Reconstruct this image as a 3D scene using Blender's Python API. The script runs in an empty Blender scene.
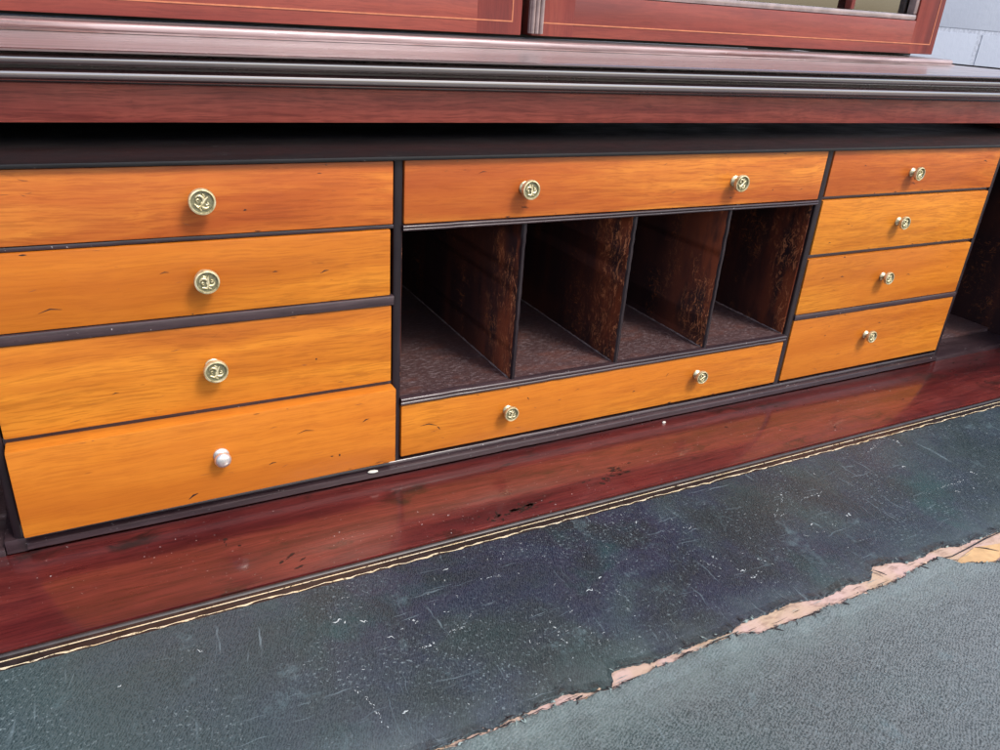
import bpy, bmesh, math, random
from mathutils import Vector, Matrix
random.seed(7)
S = bpy.context.scene
C = S.collection
# ------------------------------------------------------------------ camera
cam_d = bpy.data.cameras.new('camera'); cam = bpy.data.objects.new('camera', cam_d); C.objects.link(cam)
R_ = Vector((0.8869052168, -0.4571043773, 0.0667437238))
D_ = Vector((-0.1419711158, -0.4072014489, -0.9022367662))
F_ = Vector((0.4395945162, 0.7907228138, -0.4260447078))
m = Matrix((R_, -D_, -F_)).transposed().to_4x4()
m.translation = Vector((0.06330, -0.47576, 0.32746))
cam.matrix_world = m
cam_d.sensor_fit = 'HORIZONTAL'; cam_d.sensor_width = 36; cam_d.lens = 27.956
cam_d.clip_start = 0.01; cam_d.clip_end = 500
S.camera = cam
# ------------------------------------------------------------------ world, sun, exposure
SUN = Vector((0.30, -0.62, 0.85)).normalized()
W = bpy.data.worlds.new('World'); S.world = W; W.use_nodes = True
wn = W.node_tree; bg = wn.nodes['Background']; sky = wn.nodes.new('ShaderNodeTexSky')
sky.sky_type = 'NISHITA'; sky.sun_disc = False
sky.sun_elevation = math.asin(SUN.z); sky.sun_rotation = math.atan2(SUN.x, SUN.y)
sky.air_density = 1.0; sky.dust_density = 3.0; sky.ozone_density = 1.0
wn.links.new(sky.outputs[0], bg.inputs[0]); bg.inputs[1].default_value = 0.15
sd = bpy.data.lights.new('sun', 'SUN'); so = bpy.data.objects.new('sun', sd); C.objects.link(so)
sd.energy = 1.5; sd.angle = math.radians(13); sd.color = (1.0, 0.96, 0.90)
so.rotation_euler = SUN.to_track_quat('Z', 'Y').to_euler()
so.location = (1, -2, 3)
S.view_settings.view_transform = 'Standard'; S.view_settings.look = 'None'
S.view_settings.exposure = 1.0; S.view_settings.gamma = 1
S.render.engine = 'CYCLES'

# ------------------------------------------------------------------ node helpers
class N:
    def __init__(s, name):
        s.m = bpy.data.materials.new(name); s.m.use_nodes = True; s.t = s.m.node_tree
        s.b = s.t.nodes['Principled BSDF']
        tc = s.t.nodes.new('ShaderNodeTexCoord'); oi = s.t.nodes.new('ShaderNodeObjectInfo')
        cb = s.t.nodes.new('ShaderNodeVectorMath'); cb.operation = 'MULTIPLY_ADD'
        cx = s.t.nodes.new('ShaderNodeCombineXYZ')
        for i, k in enumerate((7.3, 3.1, 5.7)):
            mm = s.t.nodes.new('ShaderNodeMath'); mm.operation = 'MULTIPLY'; mm.inputs[1].default_value = k
            s.t.links.new(oi.outputs['Random'], mm.inputs[0]); s.t.links.new(mm.outputs[0], cx.inputs[i])
        cb.inputs[1].default_value = (1, 1, 1)
        s.t.links.new(tc.outputs['Object'], cb.inputs[0]); s.t.links.new(cx.outputs[0], cb.inputs[2])
        s.rnd = cb.outputs[0]; s.obj = tc.outputs['Object']; s.random = oi.outputs['Random']
    def lk(s, a, b): s.t.links.new(a, b)
    def map(s, scale, src=None, rot=(0, 0, 0), loc=(0, 0, 0)):
        n = s.t.nodes.new('ShaderNodeMapping'); n.inputs['Scale'].default_value = scale
        n.inputs['Rotation'].default_value = rot; n.inputs['Location'].default_value = loc
        s.lk(src or s.rnd, n.inputs[0]); return n.outputs[0]
    def noise(s, vec, scale=1, detail=4, rough=.5, dist=0, col=False):
        n = s.t.nodes.new('ShaderNodeTexNoise'); n.inputs['Scale'].default_value = scale
        n.inputs['Detail'].default_value = detail; n.inputs['Roughness'].default_value = rough
        n.inputs['Distortion'].default_value = dist; s.lk(vec, n.inputs['Vector'])
        return n.outputs['Color' if col else 'Fac']
    def voro(s, vec, scale=1, feat='F1', out='Distance', rnd=1):
        n = s.t.nodes.new('ShaderNodeTexVoronoi'); n.feature = feat; n.inputs['Scale'].default_value = scale
        n.inputs['Randomness'].default_value = rnd
        s.lk(vec, n.inputs['Vector']); return n.outputs[out]
    def wave(s, vec, scale, dist=0, detail=2, dscale=1, axis='X'):
        n = s.t.nodes.new('ShaderNodeTexWave'); n.bands_direction = axis
        n.inputs['Scale'].default_value = scale; n.inputs['Distortion'].default_value = dist
        n.inputs['Detail'].default_value = detail; n.inputs['Detail Scale'].default_value = dscale
        s.lk(vec, n.inputs['Vector']); return n.outputs['Fac']
    def ramp(s, fac, stops):
        n = s.t.nodes.new('ShaderNodeValToRGB'); r = n.color_ramp
        while len(r.elements) < len(stops): r.elements.new(.5)
        for e, (p, c) in zip(r.elements, stops):
            e.position = p; e.color = (c, c, c, 1) if isinstance(c, (int, float)) else (*c, 1)
        s.lk(fac, n.inputs[0]); return n.outputs[0]
    def mix(s, fac, a, b, mode='MIX'):
        n = s.t.nodes.new('ShaderNodeMix'); n.data_type = 'RGBA'; n.blend_type = mode
        for sock, v in ((n.inputs[0], fac), (n.inputs[6], a), (n.inputs[7], b)):
            if isinstance(v, (int, float)):
                sock.default_value = v if sock.type == 'VALUE' else (v, v, v, 1)
            elif isinstance(v, tuple): sock.default_value = (*v, 1)
            else: s.lk(v, sock)
        return n.outputs[2]
    def math(s, op, a, b=0.0, clamp=False):
        n = s.t.nodes.new('ShaderNodeMath'); n.operation = op; n.use_clamp = clamp
        for i, v in ((0, a), (1, b)):
            if isinstance(v, (int, float)): n.inputs[i].default_value = v
            else: s.lk(v, n.inputs[i])
        return n.outputs[0]
    def warp(s, vec, scale, amt):
        n = s.noise(vec, scale, 3, col=True)
        a = s.t.nodes.new('ShaderNodeVectorMath'); a.operation = 'MULTIPLY_ADD'
        s.lk(n, a.inputs[0]); a.inputs[1].default_value = (amt,) * 3; s.lk(vec, a.inputs[2]); return a.outputs[0]
    def bump(s, h, strength=.3, dist=.0005, prev=None):
        n = s.t.nodes.new('ShaderNodeBump'); n.inputs['Strength'].default_value = strength
        n.inputs['Distance'].default_value = dist; s.lk(h, n.inputs['Height'])
        if prev: s.lk(prev, n.inputs['Normal'])
        return n.outputs[0]
    def out(s, col=None, rough=None, nrm=None, metal=None, coat=None, coat_r=.1, spec=None):
        def setp(k, v):
            if v is None: return
            if isinstance(v, tuple): s.b.inputs[k].default_value = (*v, 1)
            elif isinstance(v, (int, float)): s.b.inputs[k].default_value = v
            else: s.lk(v, s.b.inputs[k])
        setp('Base Color', col); setp('Roughness', rough); setp('Metallic', metal); setp('Coat Weight', coat)
        setp('Normal', nrm); setp('Specular IOR Level', spec)
        if coat is not None: s.b.inputs['Coat Roughness'].default_value = coat_r
        return s.m

def ax(v, grain):       # v = (along, across, across2); grain axis
    a, b, c = v
    return {'x': (a, b, c), 'y': (b, a, c), 'z': (b, c, a)}[grain]

def wood(name, c_light, c_mid, c_dark, grain='x', fig=1.0, rough=.35, coat=.3, coat_r=.12, pore=.25, knots=.0,
         stain=0.0, stain_c=(.02, .008, .006), dust=0.0, warmvar=None, figscale=1.0, sheen=0, spec=None, coat_ior=1.5, bmp=1.0, streak=0):
    n = N(name)
    w = n.warp(n.rnd, 6, .02)
    f1 = n.noise(n.map(ax((2.2, 26, 26), grain), w), figscale, 5, .55, .6)
    f2 = n.noise(n.map(ax((6, 210, 210), grain), w), 1, 4, .6, .2)
    f3 = n.noise(n.map(ax((34, 800, 800), grain), n.warp(n.rnd, 9, .012)), 1, 3, .65)
    curl = n.noise(n.map(ax((75, 9, 9), grain), n.warp(n.rnd, 14, .03)), 1, 2, .5)
    col = n.ramp(f1, [(.28, c_dark), (.45, c_mid), (.56, c_light), (.72, c_mid)])
    col = n.mix(n.math('MULTIPLY', n.ramp(curl, [(.36, 1.0), (.60, 0.0)]), .13 * fig), col, c_dark)
    col = n.mix(n.math('MULTIPLY', n.ramp(f2, [(.38, 1.0), (.55, 0.0)]), .38 * fig), col, c_dark)
    col = n.mix(n.math('MULTIPLY', n.ramp(f3, [(.40, 1.0), (.52, 0.0)]), pore), col, tuple(x * .55 for x in c_dark))
    if warmvar:
        g = n.noise(n.map(ax((3, 9, 9), grain)), 1.3, 2)
        col = n.mix(n.math('MULTIPLY', n.ramp(g, [(.42, 0.0), (.62, 1.0)]), .55), col, warmvar)
    if knots:
        k = n.noise(n.map(ax((45, 170, 170), grain), n.rnd), 1, 3, .6)
        k2 = n.noise(n.map((9, 9, 9)), 1, 2)
        kk = n.math('MULTIPLY', n.ramp(k, [(.70, 0.0), (.76, 1.0)]), n.ramp(k2, [(.50, 0.0), (.6, 1.0)]))
        col = n.mix(n.math('MULTIPLY', kk, knots), col, (.09, .025, .008))
    if stain:
        sn = n.noise(n.map(ax((14, 40, 40), grain), n.warp(n.rnd, 30, .03)), 1, 6, .65)
        col = n.mix(n.math('MULTIPLY', n.ramp(sn, [(.58, 0.0), (.68, 1.0)]), stain), col, stain_c)
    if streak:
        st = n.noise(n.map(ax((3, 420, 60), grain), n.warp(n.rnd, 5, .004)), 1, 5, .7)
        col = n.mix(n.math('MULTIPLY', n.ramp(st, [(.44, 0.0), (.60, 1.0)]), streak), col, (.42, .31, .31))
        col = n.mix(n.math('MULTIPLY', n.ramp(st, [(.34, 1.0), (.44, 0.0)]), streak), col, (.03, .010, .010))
    rr = n.ramp(n.noise(n.map((30, 60, 60)), 1, 5, .6), [(.3, rough * .75), (.7, rough * 1.3)])
    if dust:
        d = n.noise(n.rnd, 420, 2, .5); d2 = n.noise(n.rnd, 25, 3)
        dd = n.math('MULTIPLY', n.ramp(d, [(.70, 0.0), (.76, 1.0)]), n.ramp(d2, [(.42, 0.0), (.65, 1.0)]))
        col = n.mix(n.math('MULTIPLY', dd, dust), col, (.55, .5, .5))
    b = n.bump(f2, .12 * bmp, .0004); b = n.bump(f3, .15 * bmp, .0002, b)
    n.b.inputs['Coat IOR'].default_value = coat_ior; n.b.inputs['Sheen Weight'].default_value = sheen; n.b.inputs['Sheen Roughness'].default_value = .35
    return n.out(col, rr, b, coat=coat, coat_r=coat_r, spec=spec)

M = {}
M['satin'] = wood('satinwood_gold', (.56, .200, .020), (.455, .145, .014), (.31, .080, .009), rough=.42, coat=.10, coat_r=.16, knots=.9, pore=.34, fig=.75, spec=.18, warmvar=(.42, .115, .012))
M['satin_red'] = wood('satinwood_reddish', (.58, .200, .030), (.45, .122, .020), (.28, .054, .012), rough=.40, coat=.12, coat_r=.16, knots=.9, pore=.34, fig=.85, spec=.20, warmvar=(.33, .070, .016), figscale=1.3)
M['drawer_side'] = wood('oak_lining', (.26, .13, .055), (.20, .10, .04), (.13, .06, .025), grain='y', rough=.6, coat=0)
M['mahog'] = wood('mahogany_border', (.135, .023, .019), (.086, .013, .013), (.030, .005, .006), rough=.34, coat=.8, coat_r=.12, spec=.4, stain=.9, dust=.85, pore=.4)
M['fascia'] = wood('mahogany_fascia', (.46, .100, .066), (.32, .058, .044), (.14, .020, .018), rough=.4, coat=.10, coat_r=.2, spec=.3, pore=.4)
M['door'] = wood('mahogany_door', (.25, .050, .032), (.20, .034, .024), (.12, .018, .015), rough=.42, coat=.22, coat_r=.2, fig=.7, spec=.35)
M['door_v'] = wood('mahogany_stile', (.25, .050, .032), (.20, .034, .024), (.12, .018, .015), grain='z', rough=.42, coat=.22, coat_r=.2, fig=.7, spec=.35)
M['mould'] = wood('dark_mahogany_moulding', (.105, .040, .036), (.070, .024, .024), (.026, .010, .011), rough=.24, coat=1.0, coat_r=.06, dust=.3, sheen=.1, coat_ior=2.7, bmp=0)
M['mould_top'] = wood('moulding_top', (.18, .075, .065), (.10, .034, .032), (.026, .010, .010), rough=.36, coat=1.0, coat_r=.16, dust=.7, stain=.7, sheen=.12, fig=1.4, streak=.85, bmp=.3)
M['rail'] = wood('dark_rail', (.052, .032, .036), (.034, .020, .024), (.014, .008, .010), rough=.36, coat=.45, coat_r=.14, dust=.6, spec=.35)
M['rail_v'] = wood('dark_post', (.024, .016, .018), (.015, .009, .012), (.006, .004, .006), grain='z', rough=.42, coat=.1, coat_r=.2, spec=.3)
M['black'] = wood('ebonised_board', (.009, .008, .009), (.007, .006, .007), (.004, .004, .004), rough=.40, coat=.0, coat_r=.2, spec=.35, dust=.15)
M['carcase'] = wood('mahogany_side', (.14, .035, .024), (.10, .022, .016), (.05, .011, .010), grain='z', rough=.35, coat=.4)

def scuffed(name):      # pigeonhole partitions: dark varnish crazed and rubbed through to orange wood
    n = N(name)
    w = n.warp(n.rnd, 45, .012)
    a = n.noise(n.map((30, 55, 14), w), 1, 6, .62)
    base = n.ramp(n.noise(n.map((12, 40, 5)), 1, 5), [(.3, (.016, .008, .010)), (.55, (.034, .013, .013)), (.75, (.075, .021, .014))])
    rub = n.ramp(n.noise(n.map((60, 5, 7), n.rnd), 1, 3), [(.48, 0.0), (.66, 1.0)])
    base = n.mix(n.math('MULTIPLY', rub, .6), base, (.11, .028, .012))
    e2 = n.noise(n.map((20, 26, 16)), 1, 5, .65)
    f = n.noise(n.map((150, 330, 120), n.warp(n.rnd, 90, .012)), 1, 5, .7, 1.2)
    g = n.noise(n.map((150, 90, 420), n.warp(n.rnd, 70, .01), rot=(.5, 0, 0)), 1, 4, .6, .8)
    mk = n.math('MAXIMUM', n.ramp(f, [(.57, 0.0), (.64, 1.0)]), n.ramp(g, [(.60, 0.0), (.66, 1.0)]))
    mk = n.math('MULTIPLY', mk, n.ramp(e2, [(.50, 0.0), (.60, 1.0)]))
    col = n.mix(n.math('MULTIPLY', mk, .8), base, (.27, .085, .030))
    sx = n.t.nodes.new('ShaderNodeSeparateXYZ'); n.lk(n.warp(n.obj, 30, .012), sx.inputs[0])
    edge = n.ramp(n.math('ADD', sx.outputs['Y'], .1), [(.0, 1.0), (.012, .9), (.05, .25), (.09, 0.0)])
    rb = n.math('MULTIPLY', edge, n.ramp(n.noise(n.map((22, 30, 9)), 1, 4, .6), [(.46, 0.0), (.58, 1.0)]))
    col = n.mix(n.math('MULTIPLY', rb, .8), col, (.27, .056, .018))
    fl2 = n.math('MULTIPLY', n.ramp(n.noise(n.map((200, 420, 110), n.warp(n.rnd, 60, .02)), 1, 5, .7, .8), [(.53, 0.0), (.60, 1.0)]), n.math('MULTIPLY', edge, n.ramp(e2, [(.45, 0.0), (.56, 1.0)])))
    col = n.mix(n.math('MULTIPLY', fl2, .95), col, (.62, .22, .09))
    return n.out(col, .5, n.bump(a, .3, .0006), coat=.08, coat_r=.25, spec=.35)
M['scuff'] = scuffed('scuffed_partition')

def dusty(name, c0=(.026, .015, .016), c1=(.085, .044, .043), c2=(.26, .21, .22)):
    n = N(name)
    sp = n.noise(n.map((200, 700, 400)), 1, 4, .7)
    big = n.noise(n.map((8, 14, 10)), 1, 4)
    col = n.mix(big, c0, c1)
    col = n.mix(n.math('MULTIPLY', n.ramp(sp, [(.52, 0.0), (.70, 1.0)]), .6), col, c2)
    col = n.mix(n.math('MULTIPLY', n.ramp(n.noise(n.map((35, 80, 30)), 1, 4), [(.5, 0.0), (.7, 1.0)]), .35), col, (.13, .045, .03))
    return n.out(col, .42, n.bump(sp, .35, .0004), coat=.25, coat_r=.3)
M['dusty'] = dusty('dusty_dark_floor')

def leather(name, front=False):
    n = N(name)
    o = n.obj
    # pressed straight grain : fine ribs broken by cells
    ribs = n.wave(n.map((1, 1, 1), n.warp(o, 60, .008), rot=(0, 0, math.radians(28 if not front else 64))), 230 if not front else 200, 6, 3, 3, 'X')
    cell = n.voro(n.map((1, .62, 1), n.warp(o, 200, .002), rot=(0, 0, .5)), 820 if front else 760, 'F1')
    gn = n.noise(o, 1050, 2, .8)
    grain = n.mix(.6 if front else .45, n.mix(.6, ribs, cell), gn)
    big = n.noise(o, 8, 5, .6, .4); big2 = n.noise(n.map((1, 1, 1), o, loc=(3, 7, 1)), 12, 5, .65, .5)
    if front:
        col = n.ramp(big, [(.30, (.006, .030, .028)), (.45, (.022, .030, .031)), (.58, (.011, .034, .033)), (.70, (.024, .032, .039))])
    else:
        col = n.ramp(big, [(.30, (.005, .023, .024)), (.40, (.013, .021, .024)), (.50, (.007, .009, .029)), (.58, (.012, .011, .032)), (.68, (.006, .034, .038))])
        col = n.mix(n.math('MULTIPLY', n.ramp(big2, [(.40, 1.0), (.54, 0.0)]), .85), col, (.003, .005, .008))
        col = n.mix(n.math('MULTIPLY', n.ramp(big2, [(.54, 0.0), (.70, 1.0)]), .55), col, (.028, .050, .058))
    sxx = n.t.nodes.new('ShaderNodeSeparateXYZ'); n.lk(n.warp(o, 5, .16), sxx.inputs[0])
    painted_glare = n.ramp(n.math('ADD', n.math('MULTIPLY', sxx.outputs['X'], 1.0), .44), [(.10, .8), (.30, .15), (.45, .05), (.70, .40)]) if not front else n.ramp(n.math('ADD', sxx.outputs['X'], .44), [(.22, 0.0), (.42, .30), (.62, .85)])  # reflected brightness painted into the leather colour as a tone shift along X
    col = n.mix(painted_glare, col, (.040, .066, .070) if not front else (.082, .094, .096))
    c3 = n.ramp(grain, [(.40, 0.0), (.62, 1.0)])
    c4 = n.ramp(grain, [(.34, 1.0), (.46, 0.0)])
    col = n.mix(n.math('MULTIPLY', c3, n.math('ADD', n.math('MULTIPLY', painted_glare, .22), .26) if front else .08), col, (.26, .29, .30))
    col = n.mix(n.math('MULTIPLY', c4, .6 if front else .4), col, (.008, .013, .015))
    sp = n.noise(o, 520, 3, .6)
    msk = n.ramp(n.noise(n.map((1, 1, 1), o, loc=(1, 2, 0)), 16, 4, .6), [(.40, 0.1), (.62, 1.0)])
    col = n.mix(n.math('MULTIPLY', n.math('MULTIPLY', n.ramp(sp, [(.59, 0.0), (.69, 1.0)]), msk), .45), col, (.26, .33, .35))
    # short curved hairline scratches, three families
    for k, (rz, sc, th) in enumerate(((.5, (330, 16, 1), .68), (-.7, (14, 350, 1), .68), (1.2, (420, 20, 1), .69), (.1, (18, 500, 1), .68))):
        a = n.noise(n.map(sc, n.warp(o, 22, .02), rot=(0, 0, rz)), 1, 2, .5)
        b = n.noise(n.map((1, 1, 1), o, loc=(k * 3, 1, 4)), 20, 4, .6)
        s_ = n.math('MULTIPLY', n.ramp(a, [(th - .02, 0.0), (th + .03, 1.0)]), n.ramp(b, [(.50, 0.0), (.62, 1.0)]))
        col = n.mix(n.math('MULTIPLY', s_, .16 if front else .38), col, (.20, .27, .30))
    # rubbed patches
    pa = n.noise(n.warp(o, 30, .02), 30, 9, .76)
    col = n.mix(n.math('MULTIPLY', n.ramp(pa, [(.58, 0.0), (.74, 1.0)]), .5), col, (.13, .20, .22))
    # wear along the torn hinge: the leather is rubbed pale and smooth there
    sx = n.t.nodes.new('ShaderNodeSeparateXYZ'); n.lk(n.warp(o, 25, .012), sx.inputs[0])
    if front: wear = n.ramp(sx.outputs['Y'], [(.132, 0.0), (.150, .75), (.168, 1.0)])
    else: wear = n.ramp(n.math('MULTIPLY', sx.outputs['Y'], -1.0), [(.040, 0.0), (.072, .45), (.082, .9)])
    wn_ = n.math('MULTIPLY', wear, n.ramp(n.noise(o, 55, 6, .7), [(.35, .35), (.62, 1.0)]))
    col = n.mix(n.math('MULTIPLY', wn_, .5), col, (.17, .22, .215))
    rr = n.ramp(n.noise(n.map((1, 1, 1), o, loc=(5, 1, 0)), 14, 8, .65), [(.32, .26), (.68, .52)])
    b = n.bump(grain, .85 if front else .45, .0005)
    b = n.bump(n.noise(o, 38, 5, .6), .25, .002, b)
    n.b.inputs['Sheen Weight'].default_value = .10 if front else .0; n.b.inputs['Sheen Roughness'].default_value = .4
    return n.out(col, rr, b, coat=.04 if front else .05, coat_r=.2, spec=.36 if front else .26)
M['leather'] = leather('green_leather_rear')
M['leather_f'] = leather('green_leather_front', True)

def simple(name, *a, **k):
    return simple_(name, *a, **k)
def simple_(name, col, rough=.5, metal=0, var=.3, sc=200, coat=None, bump=.1):
    n = N(name)
    a = n.noise(n.rnd, sc, 4, .6)
    c = n.mix(n.ramp(a, [(.35, 0.0), (.65, 1.0)]), tuple(x * (1 - var) for x in col), tuple(min(1, x * (1 + var * .4)) for x in col))
    return n.out(c, rough, n.bump(a, bump, .0003), metal=metal, coat=coat)
M['band'] = simple('black_tooled_band', (.022, .016, .016), .38, var=.5, sc=90)
M['gilt'] = simple('worn_gilding', (.62, .57, .44), .42, metal=.15, var=.45, sc=420)
def mat_gilt():
    n = N('rubbed_gilding')
    a = n.noise(n.rnd, 260, 4, .7)
    c = n.mix(n.ramp(a, [(.36, 1.0), (.44, 0.0)]), n.ramp(n.noise(n.rnd, 90, 3), [(.3, (.62, .50, .28)), (.7, (.72, .66, .50))]), (.06, .045, .03))
    return n.out(c, .40, metal=.2)
M['gilt'] = mat_gilt()
M['scuff_edge'] = simple('pale_scuffed_leather', (.20, .26, .25), .6, var=.35, sc=260, bump=.3)
M['backing'] = simple('pink_leather_backing', (.46, .335, .30), .75, var=.38, sc=70, bump=.5)
def mat_back():
    n = N('torn_backing')
    a = n.noise(n.map((60, 160, 60), n.obj), 1, 6, .7); bg_ = n.noise(n.obj, 28, 3)
    c = n.mix(n.ramp(bg_, [(.40, 0.0), (.60, 1.0)]), (.46, .32, .29), (.42, .30, .21))
    c = n.mix(n.math('MULTIPLY', n.ramp(a, [(.34, 1.0), (.50, 0.0)]), .75), c, (.17, .10, .075))
    return n.out(c, .8, n.bump(a, .6, .0012))
M['backing'] = mat_back()
M['bare_wood'] = simple('bare_yellow_wood', (.52, .33, .16), .6, var=.2, sc=90)
M['crack_shade'] = simple('dark_crack_shade', (.012, .010, .012), .6)  # for real cracks and for the shadow painted along the torn lips
M['nick'] = simple('dark_nick', (.016, .006, .005), .5)
M['dent'] = simple('shallow_dent', (.22, .065, .014), .5, var=.4, sc=500)
M['white'] = simple('white_flake', (.6, .58, .52), .6, var=.15)
M['scratch'] = simple('pale_scratch', (.42, .47, .48), .5, var=.4, sc=800)
M['orange_scr'] = simple('orange_scratch', (.42, .14, .04), .5, var=.4, sc=500)
M['string'] = simple('boxwood_stringing', (.46, .15, .07), .35, var=.2, sc=150)
def brass():
    n = N('aged_brass')
    a = n.noise(n.rnd, 260, 5, .7)
    c = n.ramp(a, [(.34, (.30, .25, .12)), (.48, (.62, .54, .32)), (.72, (.84, .78, .56))])
    return n.out(c, n.ramp(a, [(.3, .42), (.7, .26)]), n.bump(a, .2, .0003), metal=.6)
M['brass'] = brass()
M['dustline'] = simple('old_glue', (.22, .16, .15), .7, var=.5, sc=300)
M['brass_dark'] = simple('tarnish_in_recess', (.20, .19, .11), .5, metal=.4, var=.4, sc=900)
M['silver'] = simple('worn_silvery_metal', (.85, .80, .76), .28, metal=.8, var=.25, sc=300)
M['beadstrip'] = simple('polished_dark_bead', (.26, .19, .18), .22, var=.3, sc=60, coat=1.0, bump=0)

def mat_glass():
    n = N('old_glass'); t = n.t
    out = t.nodes['Material Output']; g = t.nodes.new('ShaderNodeBsdfGlossy'); g.inputs['Roughness'].default_value = .03
    tr = t.nodes.new('ShaderNodeBsdfTransparent'); tr.inputs[0].default_value = (.85, .92, .88, 1)
    fr = t.nodes.new('ShaderNodeFresnel'); fr.inputs[0].default_value = 1.6
    mx = t.nodes.new('ShaderNodeMixShader'); b = n.bump(n.noise(n.obj, 9, 2), .15, .002)
    n.lk(b, g.inputs['Normal']); n.lk(n.math('ADD', n.math('MULTIPLY', fr.outputs[0], 1.6), .12, True), mx.inputs[0]); n.lk(tr.outputs[0], mx.inputs[1]); n.lk(g.outputs[0], mx.inputs[2])
    n.lk(mx.outputs[0], out.inputs[0]); return n.m
M['glass'] = mat_glass()
def mat_paint():
    n = N('painted_block')
    a = n.noise(n.obj, 60, 6, .65)
    c = n.mix(n.noise(n.obj, 5, 4), (.24, .27, .335), (.29, .32, .385))
    c = n.mix(n.math('MULTIPLY', n.ramp(a, [(.58, 0.0), (.7, 1.0)]), .3), c, (.22, .25, .31))
    return n.out(c, .7, n.bump(a, .4, .003))
M['paint'] = mat_paint()
M['mortar'] = simple('painted_mortar', (.30, .33, .40), .8, sc=120, bump=.4)
def mat_conc():
    n = N('concrete_yard')
    a = n.noise(n.obj, 30, 8, .65)
    c = n.ramp(a, [(.3, (.16, .16, .15)), (.7, (.30, .29, .27))])
    return n.out(c, .85, n.bump(a, .4, .004))
M['conc'] = mat_conc()
M['inside'] = wood('cupboard_back', (.40, .47, .44), (.34, .42, .40), (.25, .31, .30), grain='z', rough=.5, coat=.1)

# ------------------------------------------------------------------ mesh helpers
def box(bm, x0, x1, y0, y1, z0, z1, bev=0, mi=0, seg=2):
    vs = [bm.verts.new((x, y, z)) for x in (x0, x1) for y in (y0, y1) for z in (z0, z1)]
    idx = ((0, 1, 3, 2), (4, 6, 7, 5), (0, 4, 5, 1), (2, 3, 7, 6), (0, 2, 6, 4), (1, 5, 7, 3))
    fs = [bm.faces.new([vs[i] for i in f]) for f in idx]
    for f in fs: f.material_index = mi
    if bev:
        es = list({e for f in fs for e in f.edges})
        r = bmesh.ops.bevel(bm, geom=es, offset=bev, segments=seg, profile=.6, affect='EDGES')
        for f in r['faces']: f.material_index = mi
    return vs

def extr(bm, prof, x0, x1, mi=0):          # closed profile [(y,z)] along X
    a = [bm.verts.new((x0, y, z)) for y, z in prof]; b = [bm.verts.new((x1, y, z)) for y, z in prof]
    n = len(prof)
    for i in range(n):
        f = bm.faces.new((a[i], a[(i + 1) % n], b[(i + 1) % n], b[i])); f.material_index = mi
    bm.faces.new(list(reversed(a))).material_index = mi; bm.faces.new(b).material_index = mi

def extr_w(bm, prof, x0, x1, amp=.00012, seed=0, step=.008, mi=0):      # extrusion with hand-worn waviness and dents
    rnd = random.Random(seed or int(x0 * 7919 + prof[0][1] * 99991)); n = max(2, int((x1 - x0) / step)); prev = None; m_ = len(prof)
    ph = [rnd.uniform(0, 6) for _ in range(4)]
    for i in range(n + 1):
        x = x0 + (x1 - x0) * i / n
        dy = amp * (math.sin(x * 41 + ph[0]) + .6 * math.sin(x * 133 + ph[1])) * .6; dz = amp * (math.sin(x * 29 + ph[2]) + .6 * math.sin(x * 97 + ph[3])) * .6
        if rnd.random() < .10: dy += rnd.uniform(.0002, .0006)
        cur = [bm.verts.new((x, y + (dy if y < .03 else 0), z + (dz if y < .03 else 0))) for y, z in prof]
        if prev:
            for k in range(m_):
                f = bm.faces.new((prev[k], prev[(k + 1) % m_], cur[(k + 1) % m_], cur[k])); f.material_index = mi; f.smooth = True
        else: bm.faces.new(list(reversed(cur))).material_index = mi
        prev = cur
    bm.faces.new(prev).material_index = mi

def lathe(bm, prof, cx, cz, y0=0, seg=32, mi=0):   # prof [(r, y)], axis along Y
    rings = []
    for r, y in prof:
        if r < 1e-6: rings.append([bm.verts.new((cx, y0 + y, cz))])
        else: rings.append([bm.verts.new((cx + r * math.cos(2 * math.pi * k / seg), y0 + y, cz + r * math.sin(2 * math.pi * k / seg))) for k in range(seg)])
    for a, b in zip(rings, rings[1:]):
        for k in range(seg):
            k2 = (k + 1) % seg
            if len(a) == 1 and len(b) == 1: continue
            if len(a) == 1: f = bm.faces.new((a[0], b[k], b[k2]))
            elif len(b) == 1: f = bm.faces.new((a[k], a[k2], b[0]))
            else: f = bm.faces.new((a[k], a[k2], b[k2], b[k]))
            f.smooth = True; f.material_index = mi

def tube(bm, pts, r, seg=8, mi=0, taper=True):
    pts = [Vector(p) for p in pts]; rings = []
    for i, p in enumerate(pts):
        d = (pts[min(i + 1, len(pts) - 1)] - pts[max(i - 1, 0)]).normalized()
        u = d.orthogonal().normalized() if abs(d.y) > .9 else d.cross(Vector((0, 1, 0))).normalized()
        v = d.cross(u)
        rr = r * (1 if not taper else (.35 + .65 * math.sin(math.pi * (i + .3) / (len(pts) - .4))))
        rings.append([bm.verts.new(p + u * rr * math.cos(2 * math.pi * k / seg) + v * rr * math.sin(2 * math.pi * k / seg)) for k in range(seg)])
    for a, b in zip(rings, rings[1:]):
        for k in range(seg):
            f = bm.faces.new((a[k], a[(k + 1) % seg], b[(k + 1) % seg], b[k])); f.smooth = True; f.material_index = mi
    bm.faces.new(rings[0]).material_index = mi; bm.faces.new(rings[-1]).material_index = mi

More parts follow.
